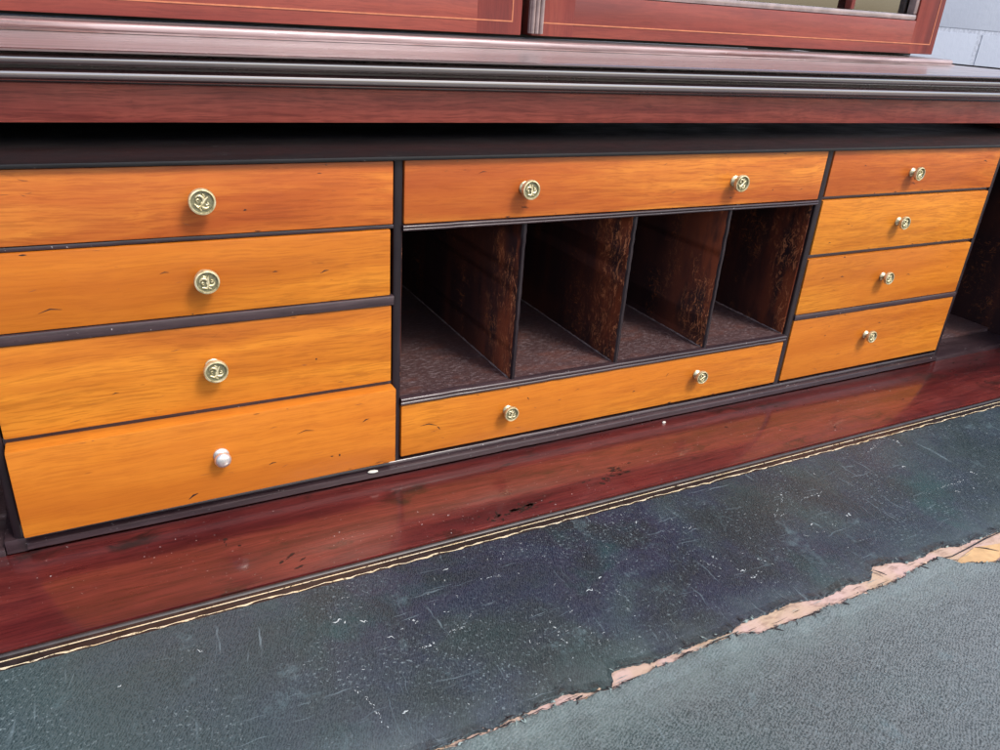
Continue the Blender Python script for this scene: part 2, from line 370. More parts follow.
def sliver(bm, pts, w, z, mi=0, plane='xy', jag=.35):   # thin irregular mark lying on a surface
    L = []; Rr = []
    n = len(pts)
    for i, p in enumerate(pts):
        a = Vector(pts[max(i - 1, 0)]); b = Vector(pts[min(i + 1, n - 1)]); d = (b - a).normalized(); nn = Vector((-d.y, d.x))
        ww = w * (.25 if i in (0, n - 1) else random.uniform(1 - jag, 1 + jag))
        q = Vector(p)
        for lst, s in ((L, 1), (Rr, -1)):
            c = q + nn * ww * .5 * s
            lst.append(bm.verts.new((c.x, c.y, z) if plane == 'xy' else (c.x, z, c.y)))
    for i in range(n - 1):
        f = bm.faces.new((L[i], L[i + 1], Rr[i + 1], Rr[i])); f.material_index = mi

def obj(name, bm, mats, parent=None, loc=None):
    bmesh.ops.recalc_face_normals(bm, faces=bm.faces)
    me = bpy.data.meshes.new(name)
    if loc is not None:
        bmesh.ops.translate(bm, verts=bm.verts, vec=-Vector(loc))
    bm.to_mesh(me); bm.free()
    for mm in (mats if isinstance(mats, (list, tuple)) else [mats]): me.materials.append(M[mm])
    me.set_sharp_from_angle(angle=math.radians(38))
    o = bpy.data.objects.new(name, me); C.objects.link(o)
    if loc is not None: o.location = loc
    if parent is not None:
        o.parent = parent
        if parent.type == 'EMPTY' or True:
            # keep world position
            o.location = Vector(loc or (0, 0, 0)) - wloc(parent)
    return o
def wloc(o):
    v = Vector((0, 0, 0))
    while o is not None: v += o.location; o = o.parent
    return v
def thing(name, label, cat, loc, group=None):
    o = bpy.data.objects.new(name, None); C.objects.link(o); o.location = loc
    o['label'] = label; o['category'] = cat
    if group: o['group'] = group
    return o
def B(): return bmesh.new()

# ------------------------------------------------------------------ the setting: yard and sky
GZ = -.78
b = B(); box(b, -60, 60, -60, 60, GZ - .2, GZ); g = obj('ground', b, 'conc'); g['kind'] = 'structure'
# block wall behind
b = B()
WY = .80; x0w, x1w = -2.255, 4.6
box(b, x0w, x1w, WY + .0010, WY + .14, GZ, 2.4, mi=1)
bh, bl, jt = .215, .44, .010
zz = .357 - 6 * (bh + jt) - .005; row = 0
zj = zz
while zj < 2.3:
    z1 = zj + bh; off = (bl + jt) * (.5 if row % 2 else 0)
    x = x0w - off
    while x < x1w:
        a0 = max(x, x0w); a1 = min(x + bl, x1w)
        if a1 - a0 > .02: box(b, a0 + jt / 2, a1 - jt / 2, WY - random.uniform(0, .0015), WY + .02, max(zj + jt / 2, GZ), z1 + jt / 2, .001)
        x += bl + jt
    zj += bh + jt; row += 1
w = obj('block_wall', b, ['paint', 'mortar'], loc=(1.2, WY, GZ))
w['label'] = 'pale blue painted concrete block wall standing behind the bookcase'; w['category'] = 'wall'

# ------------------------------------------------------------------ secretaire desk
desk = thing('secretaire_desk', 'opened mahogany secretaire desk with orange satinwood drawers, pigeonholes and torn green leather top', 'desk', (.44, .2, GZ))
XL, XR = -.175, 1.055
# carcase (parts)
for xx in ((XL - .025, XL), (XR, XR + .025)):
    b = B(); box(b, xx[0], xx[1], .06, .56, GZ + .08, .2905, .001); obj('side_panel', b, 'carcase', desk)
b = B(); box(b, XL, XR, .54, .555, GZ + .08, .29, 0); obj('back_panel', b, 'inside', desk)
b = B(); box(b, XL - .03, XR + .03, .05, .56, GZ, GZ + .08, .004); obj('plinth', b, 'fascia', desk)
# lower long drawers of the chest under the writing drawer
for k in range(3):
    z0 = GZ + .085 + k * .215
    b = B(); box(b, XL + .003, XR - .003, .052, .075, z0, z0 + .205, .003); box(b, XL + .01, XR - .01, .075, .5, z0 + .01, z0 + .19)
    d = obj('long_drawer', b, 'fascia', desk, (.44, .06, z0 + .1))
    for xk in (.12, .76):
        b = B(); lathe(b, [(0, -.03), (.014, -.028), (.018, -.02), (.012, -.012), (.008, 0)], xk, z0 + .1, .052); obj('knob', b, 'brass', d, (xk, .052, z0 + .1))
# fascia rail
b = B(); box(b, XL - .025, XR + .025, .06, .085, .250, .2745, .0012)
obj('top_rail', b, 'fascia', desk, (.44, .06, .26))
# waist moulding swept round three sides
def arc(cy, cz, r, a0, a1, n=6): return [(cy + r * math.cos(math.radians(a0 + (a1 - a0) * i / n)), cz + r * math.sin(math.radians(a0 + (a1 - a0) * i / n))) for i in range(n + 1)]
prof = [(-.01, .2725), (.0012, .2715)]
prof += arc(.0012, .2765, .005, -90, -10, 4)[1:]            # small cove under
prof += [(.014, .2755)]
prof += arc(.0225, .2795, .0037, -150, 100, 10)
prof += [(.0205, .2842), (.0225, .2856)]
prof += arc(.0300, .2888, .0032, -140, 100, 10)
prof += [(.0275, .2926), (.0300, .2930), (.0385, .2932)]
prof += arc(.0385, .2942, .0010, -90, 80, 3)
prof += [(.036, .2951), (-.02, .2953), (-.44, .2953)]
b = B()
ex0, ex1 = XL - .025, XR + .025
rings = []
for px, sx in ((ex0, -1), (ex1, 1)):
    rings.append([b.verts.new((px + sx * d, .06 - d, z)) for d, z in prof])
for i in range(len(prof) - 1):
    f = b.faces.new((rings[0][i], rings[1][i], rings[1][i + 1], rings[0][i + 1])); f.smooth = True
    if i == len(prof) - 2 or i == len(prof) - 3: f.material_index = 1; f.smooth = False
for ri, (px, sx) in enumerate(((ex0, -1), (ex1, 1))):
    bk = [b.verts.new((px + sx * max(d, -.02), .56, z)) for d, z in prof]
    for i in range(len(prof) - 3):
        f = b.faces.new((rings[ri][i], rings[ri][i + 1], bk[i + 1], bk[i])); f.smooth = True
b.faces.new([b.verts.new(v) for v in ((ex0 + .02, .08, .2952), (ex1 - .02, .08, .2952), (ex1 - .02, .56, .2952), (ex0 + .02, .56, .2952))]).material_index = 1
for v in b.verts: v.co.z += .008 * (v.co.x - .33) * min(1, max(0, (v.co.z - .2715) / .021))
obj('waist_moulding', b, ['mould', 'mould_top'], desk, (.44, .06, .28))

# ---- writing drawer shell
b = B(); box(b, XL + .002, XR - .002, -.236, .40, -.030, -.004); obj('drawer_bed', b, 'carcase', desk, (.44, 0, -.02))
for x0, x1 in ((XL + .003, XL + .015), (XR - .015, XR - .003)):
    b = B()
    extr(b, [(.40, -.004), (.40, .232), (-.03, .232), (-.06, .215), (-.085, .17), (-.10, .11), (-.13, .05), (-.17, .02), (-.232, .012), (-.232, -.004)], x0, x1)
    obj('drawer_end', b, 'scuff', desk, (x0, 0, .1))
# ---- interior fitment
b = B(); box(b, XL + .016, XR - .016, -.0035, .25, .2362, .2388, .0008); obj('top_board', b, 'black', desk, (.44, 0, .2375))
b = B(); box(b, XL + .016, XR - .016, .244, .25, .0, .236); obj('fitment_back', b, 'black', desk, (.44, .247, .1))
b = B()  # base rail: stepped moulding
extr_w(b, [(.24, .0005), (.24, .0118), (.0006, .0118), (.0000, .0112), (-.0002, .0098), (.0004, .0090), (-.0030, .0084), (-.0038, .0078), (-.0040, .0040), (-.0034, .0032), (.0008, .0028), (.0008, .0005)], .0, .8824)
box(b, -.012, .0, .0, .24, .0005, .0105, .0006)
obj('base_rail', b, 'rail', desk, (.44, 0, .006))
for x0, x1, lab in ((XL + .016, -.0125, 0), (.889, XR - .016, 1)):
    b = B(); box(b, x0, x1, .036, .243, .0, .0085, .0006); box(b, x0, x1, .0, .0355, -.001, .0045, .0008, mi=1)
    obj('end_floor', b, ['dusty', 'rail'], desk, (x0, .1, 0))
# end walls of drawer banks and posts
def post(x0, x1, z0, z1, deep=.24, y=.0005, m_='rail_v', name='post'):
    b = B(); r = (x1 - x0) / 2; cx = (x0 + x1) / 2
    ring = [(x0, deep), (x0, y + r * .3)] + [(cx - r * math.cos(math.pi * i / 6), y + r * .3 - r * .3 * math.sin(math.pi * i / 6)) for i in range(1, 6)] + [(x1, y + r * .3), (x1, deep)]
    lo = [b.verts.new((x, yy, z0)) for x, yy in ring]; hi = [b.verts.new((x, yy, z1)) for x, yy in ring]
    n = len(ring)
    for i in range(n):
        f = b.faces.new((lo[i], lo[(i + 1) % n], hi[(i + 1) % n], hi[i])); f.smooth = 0 < i < n - 2
    b.faces.new(lo); b.faces.new(hi)
    return obj(name, b, m_, desk, (cx, .1, (z0 + z1) / 2))
post(.2402, .2460, .0117, .2360)
post(.6347, .6413, .0117, .2360)
post(-.0065, -.0010, .0107, .2360, y=.001)
post(.8832, .8885, .0, .2360, y=.001)
# dividing rails between drawers
def rail(x0, x1, z0, z1, y=.0025, m_='rail'):
    b = B(); c_ = min(.0008, (z1 - z0) * .25)
    extr_w(b, [(.24, z0), (y + c_, z0), (y + c_ * .3, z0 + c_ * .3), (y, z0 + c_), (y, z1 - c_), (y + c_ * .3, z1 - c_ * .3), (y + c_, z1), (.24, z1)], x0, x1); return obj('drawer_rail', b, m_, desk, ((x0 + x1) / 2, .1, z0))
Lx0, Lx1 = -.0008, .2400
rail(Lx0, Lx1, .1916, .1943, .0012); rail(Lx0, Lx1, .1386, .1452, -.0012); rail(Lx0, Lx1, .0748, .0800, .003)
Rx0, Rx1 = .6415, .8830
rail(Rx0, Rx1, .1929, .1958, .003); rail(Rx0, Rx1, .1388, .1424, .003); rail(Rx0, Rx1, .0785, .0838, -.0008)
def beaded(x0, x1, z0, z1, y, deep, name, mat='rail'):
    h = z1 - z0; r = h / 4
    pr = [(deep, z0), (y, z0)] + arc(y, z0 + r, r, -90, -270, 6)[1:-1] + [(y + .0002, z0 + 2 * r)] + arc(y, z0 + 3 * r, r, -90, -270, 6)[1:] + [(deep, z1)]
    pr = [(yy, z) for yy, z in pr]
    b = B(); extr_w(b, pr, x0, x1); return obj(name, b, mat, desk, ((x0 + x1) / 2, y, z0))
Cx0, Cx1 = .2462, .6345
beaded(Cx0, Cx1, .1896, .1936, -.0006, .243, 'shelf')
beaded(Cx0, Cx1, .0592, .0650, -.0008, .0036, 'shelf_edge')
b = B(); box(b, Cx0, Cx1, .0038, .243, .0600, .0649); obj('pigeonhole_floor', b, 'dusty', desk, (.44, .1, .06))
# pigeonhole partitions (slightly ragged front edge)
def partition(x, t, seed):
    random.seed(seed)
    b = B(); n = 26; z0, z1 = .0651, .1895
    cols = []
    for i in range(n + 1):
        z = z0 + (z1 - z0) * i / n; j = random.uniform(0, .0009) if random.random() < .6 else 0
        row = [(x - t / 2, .243), (x - t / 2, .0018 + j), (x - t * .22, .0004 + j * .6), (x + t * .22, .0004 + j * .5), (x + t / 2, .0016 + j), (x + t / 2, .243)]
        cols.append([b.verts.new((a, c, z)) for a, c in row])
    for a, c in zip(cols, cols[1:]):
        for k in range(6):
            f = b.faces.new((a[k], a[(k + 1) % 6], c[(k + 1) % 6], c[k]))
            f.material_index = 1 if k in (1, 2, 3) else 0
    b.faces.new(cols[0]); b.faces.new(cols[-1])
    for _ in range(9):
        yy = random.uniform(.004, .06); zz_ = random.uniform(.072, .15)
        L = random.uniform(.004, .016); an = random.uniform(.7, 2.2)
        sliver(b, [(yy, zz_), (yy + L * .5 * math.cos(an) + .001, zz_ + L * .5 * math.sin(an)), (yy + L * math.cos(an), zz_ + L * math.sin(an))], .0005, x - t / 2 - .00015, 2, 'yz') if False else None
    return obj('pigeonhole_partition', b, ['scuff', 'rail_v'], desk, (x, .1, .13))
def dust_line(x):
    b = B(); random.seed(int(x * 1e4)); pr = None; n = 60
    for i in range(n + 1):
        y = .0042 + (.235 - .0042) * i / n; w = .0007 + random.uniform(-.0003, .0005)
        cur = [b.verts.new((x - w, y, .06500)), b.verts.new((x - .0001, y, .0650 + w * .9)), b.verts.new((x - .00005, y, .0649))]
        if pr:
            for k in range(3): b.faces.new((pr[k], pr[(k + 1) % 3], cur[(k + 1) % 3], cur[k]))
        pr = cur
    return obj('glue_line', b, 'dustline', desk, (x, .1, .065))
for xx in (.3378, .4363, .5335, .6333): dust_line(xx)
partition(.3400, .0042, 1); partition(.4385, .0042, 2); partition(.5357, .0042, 3)
for x0, x1 in ((.2461, .2472), (.6334, .6346)):
    b = B(); box(b, x0, x1, .004, .243, .0650, .1895); obj('pigeonhole_lining', b, 'scuff', desk, (x0, .1, .13))

# ---- knobs
def knob_mesh(kind):
    b = B()
    if kind == 'scroll':
        lathe(b, [(.0050, 0), (.0050, -.0010), (.0040, -.0018), (.0030, -.0030), (.0027, -.0034), (.0036, -.0052), (.0060, -.0066), (.0074, -.0078), (.0077, -.0095), (.0073, -.0112), (.0065, -.0114), (.0061, -.0105)], 0, 0, 0, 36)
        lathe(b, [(.0062, -.0106), (.0059, -.0099), (.0, -.0099)], 0, 0, 0, 36, 1)
        y = -.0104
        # raised scrolling rosette: an S with curled leaves
        def sp(cx, cz, r0, r1, a0, a1, n=12): return [(cx + (r0 + (r1 - r0) * i / n) * math.cos(a0 + (a1 - a0) * i / n), y, cz + (r0 + (r1 - r0) * i / n) * math.sin(a0 + (a1 - a0) * i / n)) for i in range(n + 1)]
        tube(b, sp(-.0018, .0012, .0022, .0024, 2.6, -.6), .00085)
        tube(b, sp(.0018, -.0012, .0022, .0024, 2.6 + math.pi, -.6 + math.pi), .00085)
        tube(b, [(-.0042, y, -.0012), (-.0022, y, -.0030), (.0, y, -.0016), (.0012, y, .0010), (.0030, y, .0030)], .00085)
        tube(b, sp(-.0022, .0008, .0002, .0011, 0, 4.5, 8), .0006)
        tube(b, sp(.0024, -.0010, .0002, .0011, 3, 7.5, 8), .0006)
        tube(b, [(.0002, y, .0046), (.0012, y, .0034), (.0008, y, .0022)], .0007)
        tube(b, [(-.0002, y, -.0048), (-.0012, y, -.0038), (-.0008, y, -.0026)], .0007)
    else:
        lathe(b, [(.0052, 0), (.0050, -.0010), (.0028, -.0022), (.0028, -.0026), (.0040, -.0040), (.0052, -.0056), (.0055, -.0070), (.0050, -.0085), (.0038, -.0096), (.0018, -.0101), (0, -.0102)], 0, 0, 0, 36)
    me = bpy.data.meshes.new('knob'); bmesh.ops.recalc_face_normals(b, faces=b.faces); b.to_mesh(me); b.free(); me.set_sharp_from_angle(angle=math.radians(50))
    for k in (('brass', 'brass_dark') if kind == 'scroll' else ('silver',)): me.materials.append(M[k])
    return me
K_scroll = knob_mesh('scroll'); K_plain = knob_mesh('plain')

# ---- small drawers
def drawer(x0, x1, z0, z1, knobs, y=0.0, y2=None, mat='satin', nicks=(), kind='scroll', ksize=1.0, label=None):
    random.seed(int(x0 * 1000 + z0 * 7000))
    cx, cz = (x0 + x1) / 2, (z0 + z1) / 2
    if y2 is None: y2 = y
    b = B()
    vs = box(b, x0, x1, y, .012, z0, z1, .0012, 0, 2)
    # slight sag/twist of the front so edges are not laser straight
    for v in b.verts:
        if v.co.y < .006:
            t = (v.co.x - x0) / (x1 - x0); v.co.y += (y2 - y) * t
    for (px, pz, L, an, wd) in nicks:
        p = [(px, pz), (px + L * .5 * math.cos(an), pz + L * .5 * math.sin(an) + L * .12), (px + L * math.cos(an), pz + L * math.sin(an))]
        yy = y + (y2 - y) * (px - x0) / (x1 - x0) - .00015
        sliver(b, p, wd, yy, 1, 'xz')
    for _ in range(int((x1 - x0) * 22)):
        px = random.uniform(x0 + .003, x1 - .008); top = random.random() < .5; pz = (z1 - .0012) if top else (z0 + .0012)
        yy = y + (y2 - y) * (px - x0) / (x1 - x0) - .0001; L = random.uniform(.0008, .0045)
        sliver(b, [(px, pz), (px + L * .5, pz + random.uniform(-.0003, .0003)), (px + L, pz)], random.uniform(.0003, .0009), yy, random.choice((1, 2, 2)), 'xz', .8)
    for _ in range(int((x1 - x0) * 30)):
        px = random.uniform(x0 + .01, x1 - .02); pz = random.uniform(z0 + .005, z1 - .005); yy = y + (y2 - y) * (px - x0) / (x1 - x0) - .0001
        L = random.uniform(.001, .006); an = random.gauss(.05, .25)
        sliver(b, [(px, pz), (px + L * .5 * math.cos(an), pz + L * .5 * math.sin(an) + random.uniform(-.0003, .0003)), (px + L * math.cos(an), pz + L * math.sin(an))], random.uniform(.00015, .0005), yy, 2, 'xz', .7)
    o = obj('drawer', b, [mat, 'nick', 'dent'], desk, (cx, 0, cz))
    if label: o['label'] = label
    b = B()
    zi = z1 - .003; zb = z0 + .003
    for a0, a1, c0, c1 in ((x0 + .002, x0 + .007, .0125, .235), (x1 - .007, x1 - .002, .0125, .235), (x0 + .0072, x1 - .0072, .230, .2345)):
        box(b, a0, a1, c0, c1, zb, zi)
    box(b, x0 + .0072, x1 - .0072, .0125, .2298, zb, zb + .003)
    obj('drawer_lining', b, 'drawer_side', o, (cx, .1, cz))
    for kx, kz in knobs:
        k = bpy.data.objects.new('knob', K_scroll if kind == 'scroll' else K_plain); C.objects.link(k)
        k.parent = o; yy = y + (y2 - y) * (kx - x0) / (x1 - x0)
        k.location = Vector((kx, yy, kz)) - wloc(o); k.scale = (ksize, ksize, ksize)
        k.rotation_euler = (math.radians(random.uniform(-2, 2)), random.uniform(-.6, .6), math.radians(random.uniform(-2.5, 2.5)))
    return o
r_ = math.radians
drawer(Lx0 + .0008, Lx1 - .0006, .1947, .2355, [(.1207, .2168)], mat='satin_red', ksize=1.0,
       nicks=[(.145, .2085, .002, .2, .0008), (.19, .2290, .003, 0, .0004)])
drawer(Lx0 + .0008, Lx1 - .0022, .1456, .1912, [(.1193, .1694)], mat='satin', ksize=.97,
       nicks=[(.095, .1735, .005, .1, .0008), (.16, .169, .003, 0, .0009), (.19, .1655, .006, .3, .0007), (.03, .156, .012, .1, .0007)])
drawer(Lx0 + .0008, Lx1 - .0012, .0803, .1382, [(.1193, .1106)], mat='satin', ksize=.98,
       nicks=[(.185, .105, .0012, 1, .0012), (.06, .10, .004, .2, .0005)])
drawer(Lx0 + .0008, Lx1 + .0002, .0165, .0768, [(.1178, .0497)], y=-.0100, y2=-.0070, mat='satin', kind='plain', ksize=.98,
       nicks=[(.095, .0205, .007, .5, .0011), (.148, .035, .005, .2, .0010), (.192, .0315, .0008, 1.5, .0035), (.197, .0315, .0012, 0, .003), (.215, .055, .005, .4, .0008), (.168, .055, .012, .05, .0005)],
       label='lowest left drawer, pulled slightly out, with a small silvery knob')
drawer(Cx0 + .0006, Cx1 - .0004, .1942, .2358, [(.3365, .2153), (.5320, .2137)], mat='satin_red', ksize=.90,
       nicks=[(.53, .2, .002, 0, .0008), (.576, .2045, .0015, .4, .0009), (.3, .226, .006, .2, .0004)])
drawer(Cx0 + .0006, Cx1 - .0004, .0150, .0586, [(.3365, .0394), (.5306, .0405)], mat='satin', ksize=.80, y=-.0005,
       nicks=[(.262, .039, .014, -.15, .0007), (.354, .0475, .003, -1, .0007), (.276, .036, .004, -.9, .0009), (.495, .0435, .004, .9, .0006), (.46, .034, .003, .3, .0007), (.40, .046, .004, .2, .0004), (.335, .032, .005, .6, .0005)])
for i, (z0, z1, kz, mt) in enumerate(((.1960, .2360, .2160, 'satin_red'), (.1427, .1927, .1696, 'satin'), (.0841, .1386, .1142, 'satin'), (.0148, .0782, .0519, 'satin'))):
    drawer(Rx0 + .0004, Rx1 - .0010, z0, z1, [(.7520, kz - .0012)], mat=mt, ksize=.82,
           nicks=[(random.uniform(.66, .86), random.uniform(z0 + .006, z1 - .006), random.uniform(.002, .007), random.uniform(-.3, .6), .0007) for _ in range(4)])

# ---- writing surface
b = B(); box(b, XL + .016, XR - .016, -.0862, -.0002 + .0008, -.0035, .0, .0009)
random.seed(11)
def burn(cx, cy, rx, ry, n, an0=.35):
    for _ in range(n):
        x = random.gauss(cx, rx); y = min(max(random.gauss(cy, ry), -.084), -.004); L = random.uniform(.0015, .008); an = random.gauss(an0, .5)
        pts = [(x + L * t * math.cos(an) , y + L * t * math.sin(an) * .5 + random.uniform(-.0005, .0005)) for t in (0, .25, .5, .75, 1)]
        sliver(b, pts, random.uniform(.0005, .0020), .00012, 1, jag=.8)
burn(.300, -.0770, .010, .0024, 30); burn(.318, -.0745, .009, .002, 16); burn(.388, -.064, .012, .0030, 14, -.2); burn(.404, -.059, .007, .003, 14, .1)
burn(.144, -.070, .006, .003, 5); burn(.114, -.040, .002, .004, 4, 1.3); burn(.915, -.03, .03, .012, 34); burn(.60, -.04, .1, .02, 8)
obj('mahogany_border', b, ['mahog', 'nick'], desk, (.44, -.04, 0))
for x0, x1 in ((XL + .016, -.102), (.982, XR - .016)):
    b = B(); box(b, x0, x1, -.2355, -.0868, -.0035, .0, .0009); obj('mahogany_border', b, 'mahog', desk, (x0, -.16, 0))
UP = [(-.1010, -.2352), (.02, -.2358), (.10, -.2356), (.15, -.2362), (.1741, -.2361), (.2066, -.2366), (.2306, -.2351), (.2515, -.2334), (.2675, -.2376), (.2776, -.2400), (.2788, -.2378), (.2810, -.2362), (.2820, -.2330), (.2841, -.2306), (.2921, -.2309), (.3095, -.2337), (.3357, -.2334), (.3691, -.2339), (.3785, -.2306), (.405, -.2306), (.4202, -.2293), (.4467, -.2345), (.4757, -.2321), (.4921, -.2346), (.5048, -.2243), (.5221, -.2269), (.5357, -.2325), (.57, -.2299), (.5865, -.2342), (.6242, -.2343), (.6327, -.2351), (.70, -.2335), (.80, -.2352), (.90, -.2345), (.981, -.2350)]
LO = [(-.1010, -.2366), (.02, -.2371), (.10, -.2370), (.15, -.2376), (.1809, -.2381), (.2042, -.2390), (.2269, -.2380), (.2431, -.2380), (.2540, -.2390), (.2658, -.2400), (.2785, -.2412), (.2837, -.2400), (.3121, -.2392), (.3424, -.2374), (.3702, -.2361), (.3838, -.242), (.4004, -.2418), (.4261, -.2434), (.4352, -.2415), (.452, -.2427), (.4834, -.2417), (.5059, -.2426), (.5259, -.2399), (.5591, -.2375), (.5666, -.2476), (.5776, -.2522), (.5966, -.2577), (.62, -.250), (.66, -.244), (.72, -.2425), (.80, -.240), (.90, -.239), (.981, -.2385)]
def ragged(pts, step=.0016, amp=.00045, seed=3):
    random.seed(seed); out = []; o_ = 0
    for a, c in zip(pts, pts[1:]):
        n = max(1, int((c[0] - a[0]) / step))
        for i in range(n):
            t = i / n; o_ = o_ * .6 + random.uniform(-amp, amp)
            out.append((a[0] + (c[0] - a[0]) * t, a[1] + (c[1] - a[1]) * t + o_))
    out.append(pts[-1]); return out
def sheet(bm, top, bot, z, lift_t=0, lift_b=0, mi=0, rows=None, vary=False):
    """sheet between two x-monotone lines; sampled to the same x's"""
    def at(l, x):
        for a, c in zip(l, l[1:]):
            if a[0] <= x <= c[0] and c[0] > a[0]: return a[1] + (c[1] - a[1]) * (x - a[0]) / (c[0] - a[0])
        return l[-1][1] if x > l[-1][0] else l[0][1]
    xs = sorted({round(p[0], 5) for p in top} | {round(p[0], 5) for p in bot})
    rws = rows or [(0, z), (1, z)]
    prev = None
    for x in xs:
        yt, yb = at(top, x), at(bot, x)
        lf = .5 + 1.7 * max(0, math.sin(x * 190 + 2.2 * math.sin(x * 71))) + .5 * math.sin(x * 760) if vary else 1
        cur = [bm.verts.new((x, yt + (yb - yt) * t, zz * (lf if zz > 0 else 1))) for t, zz in rws]
        if prev:
            for k in range(len(rws) - 1):
                f = bm.faces.new((prev[k], prev[k + 1], cur[k + 1], cur[k])); f.material_index = mi; f.smooth = True
        prev = cur
# substrate + backing
upr = ragged(UP, .0010, .00050, 3); lor = ragged(LO, .0010, .00055, 4)
b = B()
# rear leather: slab with a curled, slightly lifted torn edge
back_line = [(-.1010, -.0872), (.981, -.0872)]
random.seed(3)
off = lambda l, d: [(x, y + d) for x, y in l]
sheet(b, [(-.1010, -.0872), (.981, -.0872)], [(-.1010, -.1012), (.981, -.1012)], -.0004, rows=[(0, -.0020), (.04, -.0006), (.09, .0004), (.14, .0006), (.20, .0003), (.26, -.0004), (1, -.0003)], mi=1)
sheet(b, [(-.1010, -.1012), (.981, -.1012)], off(upr, .006), -.0003)
sheet(b, off(upr, .006), upr, 0, rows=[(0, -.0003), (.5, .0001), (.85, .0006), (.97, .0007), (1, .0003), (1.0, -.0010)], vary=True)
# explicit rubs and scratches in the leather
random.seed(21)
def scr(pts, w=.0006): sliver(b, pts, w, -.00015, 2)
def px_scr(x, y, L, an, w=.0006, wob=.15):
    n = 5; pts = []
    for i in range(n):
        t = i / (n - 1); pts.append((x + L * t * math.cos(an), y + L * t * math.sin(an) + random.uniform(-1, 1) * L * wob * .3))
    scr(pts, w)
SCR = []
obj_leather = None
for _ in range(26):
    x = random.uniform(0.02, .95); y = random.uniform(-.215, -.108)
    px_scr(x, y, random.uniform(.0015, .006), random.choice([.2, .5, -.3, 2.4, 1.3]) + random.uniform(-.3, .3), random.uniform(.0003, .0008), .8)
def crumbs(p, q, dens, wmax):      # broken, speckled scratch between p and q
    L = math.dist(p, q); n = max(2, int(L / .0011 * dens))
    for _ in range(n):
        t = random.random(); x = p[0] + (q[0] - p[0]) * t + random.gauss(0, .0005); y = p[1] + (q[1] - p[1]) * t + random.gauss(0, .0005)
        l = random.uniform(.0004, .0016); an = math.atan2(q[1] - p[1], q[0] - p[0]) + random.gauss(0, .5)
        scr([(x, y), (x + l * .5 * math.cos(an), y + l * .5 * math.sin(an) + random.uniform(-.0002, .0002)), (x + l * math.cos(an), y + l * math.sin(an))], random.uniform(.00025, wmax))
for k, ln in enumerate([[(0.1956, -0.1485), (0.2001, -0.1531)], [(0.2157, -0.1669), (0.2231, -0.1674)], [(0.1959, -0.1727), (0.203, -0.1716)], [(0.271, -0.2002), (0.2724, -0.2024)], [(0.4069, -0.1733), (0.4093, -0.1777)], [(0.4342, -0.1869), (0.4377, -0.1917)], [(0.5175, -0.179), (0.5194, -0.1811)], [(0.5366, -0.1746), (0.5407, -0.1748)], [(0.631, -0.1163), (0.6502, -0.1092), (0.6771, -0.1004)], [(0.6738, -0.1031), (0.6789, -0.1107), (0.6752, -0.1187)], [(0.1517, -0.1837), (0.1565, -0.1986), (0.1585, -0.2142)], [(0.3962, -0.1734), (0.4039, -0.1866)], [(0.4132, -0.1938), (0.4185, -0.1938)], [(0.4146, -0.1998), (0.4204, -0.2012)], [(0.6948, -0.1703), (0.696, -0.1758)], [(0.4843, -0.1549), (0.5077, -0.139), (0.5147, -0.13)], [(0.6394, -0.1777), (0.6765, -0.178)], [(0.2721, -0.1812), (0.2719, -0.1954)], [(0.2498, -0.134), (0.2637, -0.1347)], [(0.5192, -0.1464), (0.545, -0.1449)]]):
    for p, q in zip(ln, ln[1:]):
        L = math.dist(p, q); crumbs(p, q, 1.4 if L < .009 else .8, .0013 if L < .009 else .0006)
for _ in range(130):
    x = random.gauss(random.choice((.2, .28, .3, .45, .75)), .05); y = random.uniform(-.228, -.106)
    crumbs((x, y), (x + random.uniform(-.001, .003), y + random.uniform(-.001, .001)), .5, .0004)
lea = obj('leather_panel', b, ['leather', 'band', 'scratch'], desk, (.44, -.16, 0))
# gilt lines
b = B(); sheet(b, [(-.10, -.0939), (.98, -.0939)], [(-.10, -.0948), (.98, -.0948)], -.0001)
b2 = ragged([(-.10 + i * .004, -.0994 + .0004 * math.sin(i * .7) + random.uniform(-.0006, .0006)) for i in range(271)], .0012, .00007, 8)
b2b = ragged([(x, y - (.0006 + .0010 * (.5 + .5 * math.sin(x * 310 + 2 * math.sin(x * 97))) ** 2 * random.uniform(.7, 1.2))) for x, y in b2], .0009, .0001, 9)
sheet(b, b2, b2b, -.0001)
obj('gilt_border', b, 'gilt', lea, (.44, -.1, 0))
# strip laid bare by the tear
b = B()
sheet(b, [(-.1010, -.218), (.981, -.218)], [(-.1010, -.262), (.981, -.262)], -.0014, rows=[(0, -.0016), (.3, -.0012), (.5, -.0016), (.7, -.0013), (1, -.0016)])
obj('torn_backing', b, 'backing', desk, (.44, -.24, 0))
# front flap (the fall front folded down)
b = B(); box(b, XL + .004, XR - .004, -.62, -.2372, -.024, -.0030, .001)
fl = obj('fall_front', b, 'carcase', desk, (.44, -.4, 0))
b = B()
sheet(b, lor, off(lor, -.010), 0, rows=[(0, -.0014), (0.005, -.0002), (.06, .0004), (.3, .0004), (.7, -.0001), (1, -.0006)], vary=True)
sheet(b, off(lor, -.010), [(-.1010, -.53), (.981, -.53)], -.0006, rows=[(0, -.0006), (1, -.0006)])
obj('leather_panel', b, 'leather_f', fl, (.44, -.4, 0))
b = B(); box(b, XL + .005, XR - .005, -.62, -.5305, -.0029, -.0004, .0008); box(b, XL + .005, -.1015, -.530, -.2385, -.0029, -.0004, .0008); box(b, .9815, XR - .005, -.530, -.2385, -.0029, -.0004, .0008)
obj('flap_border', b, 'mahog', fl, (.44, -.4, 0))
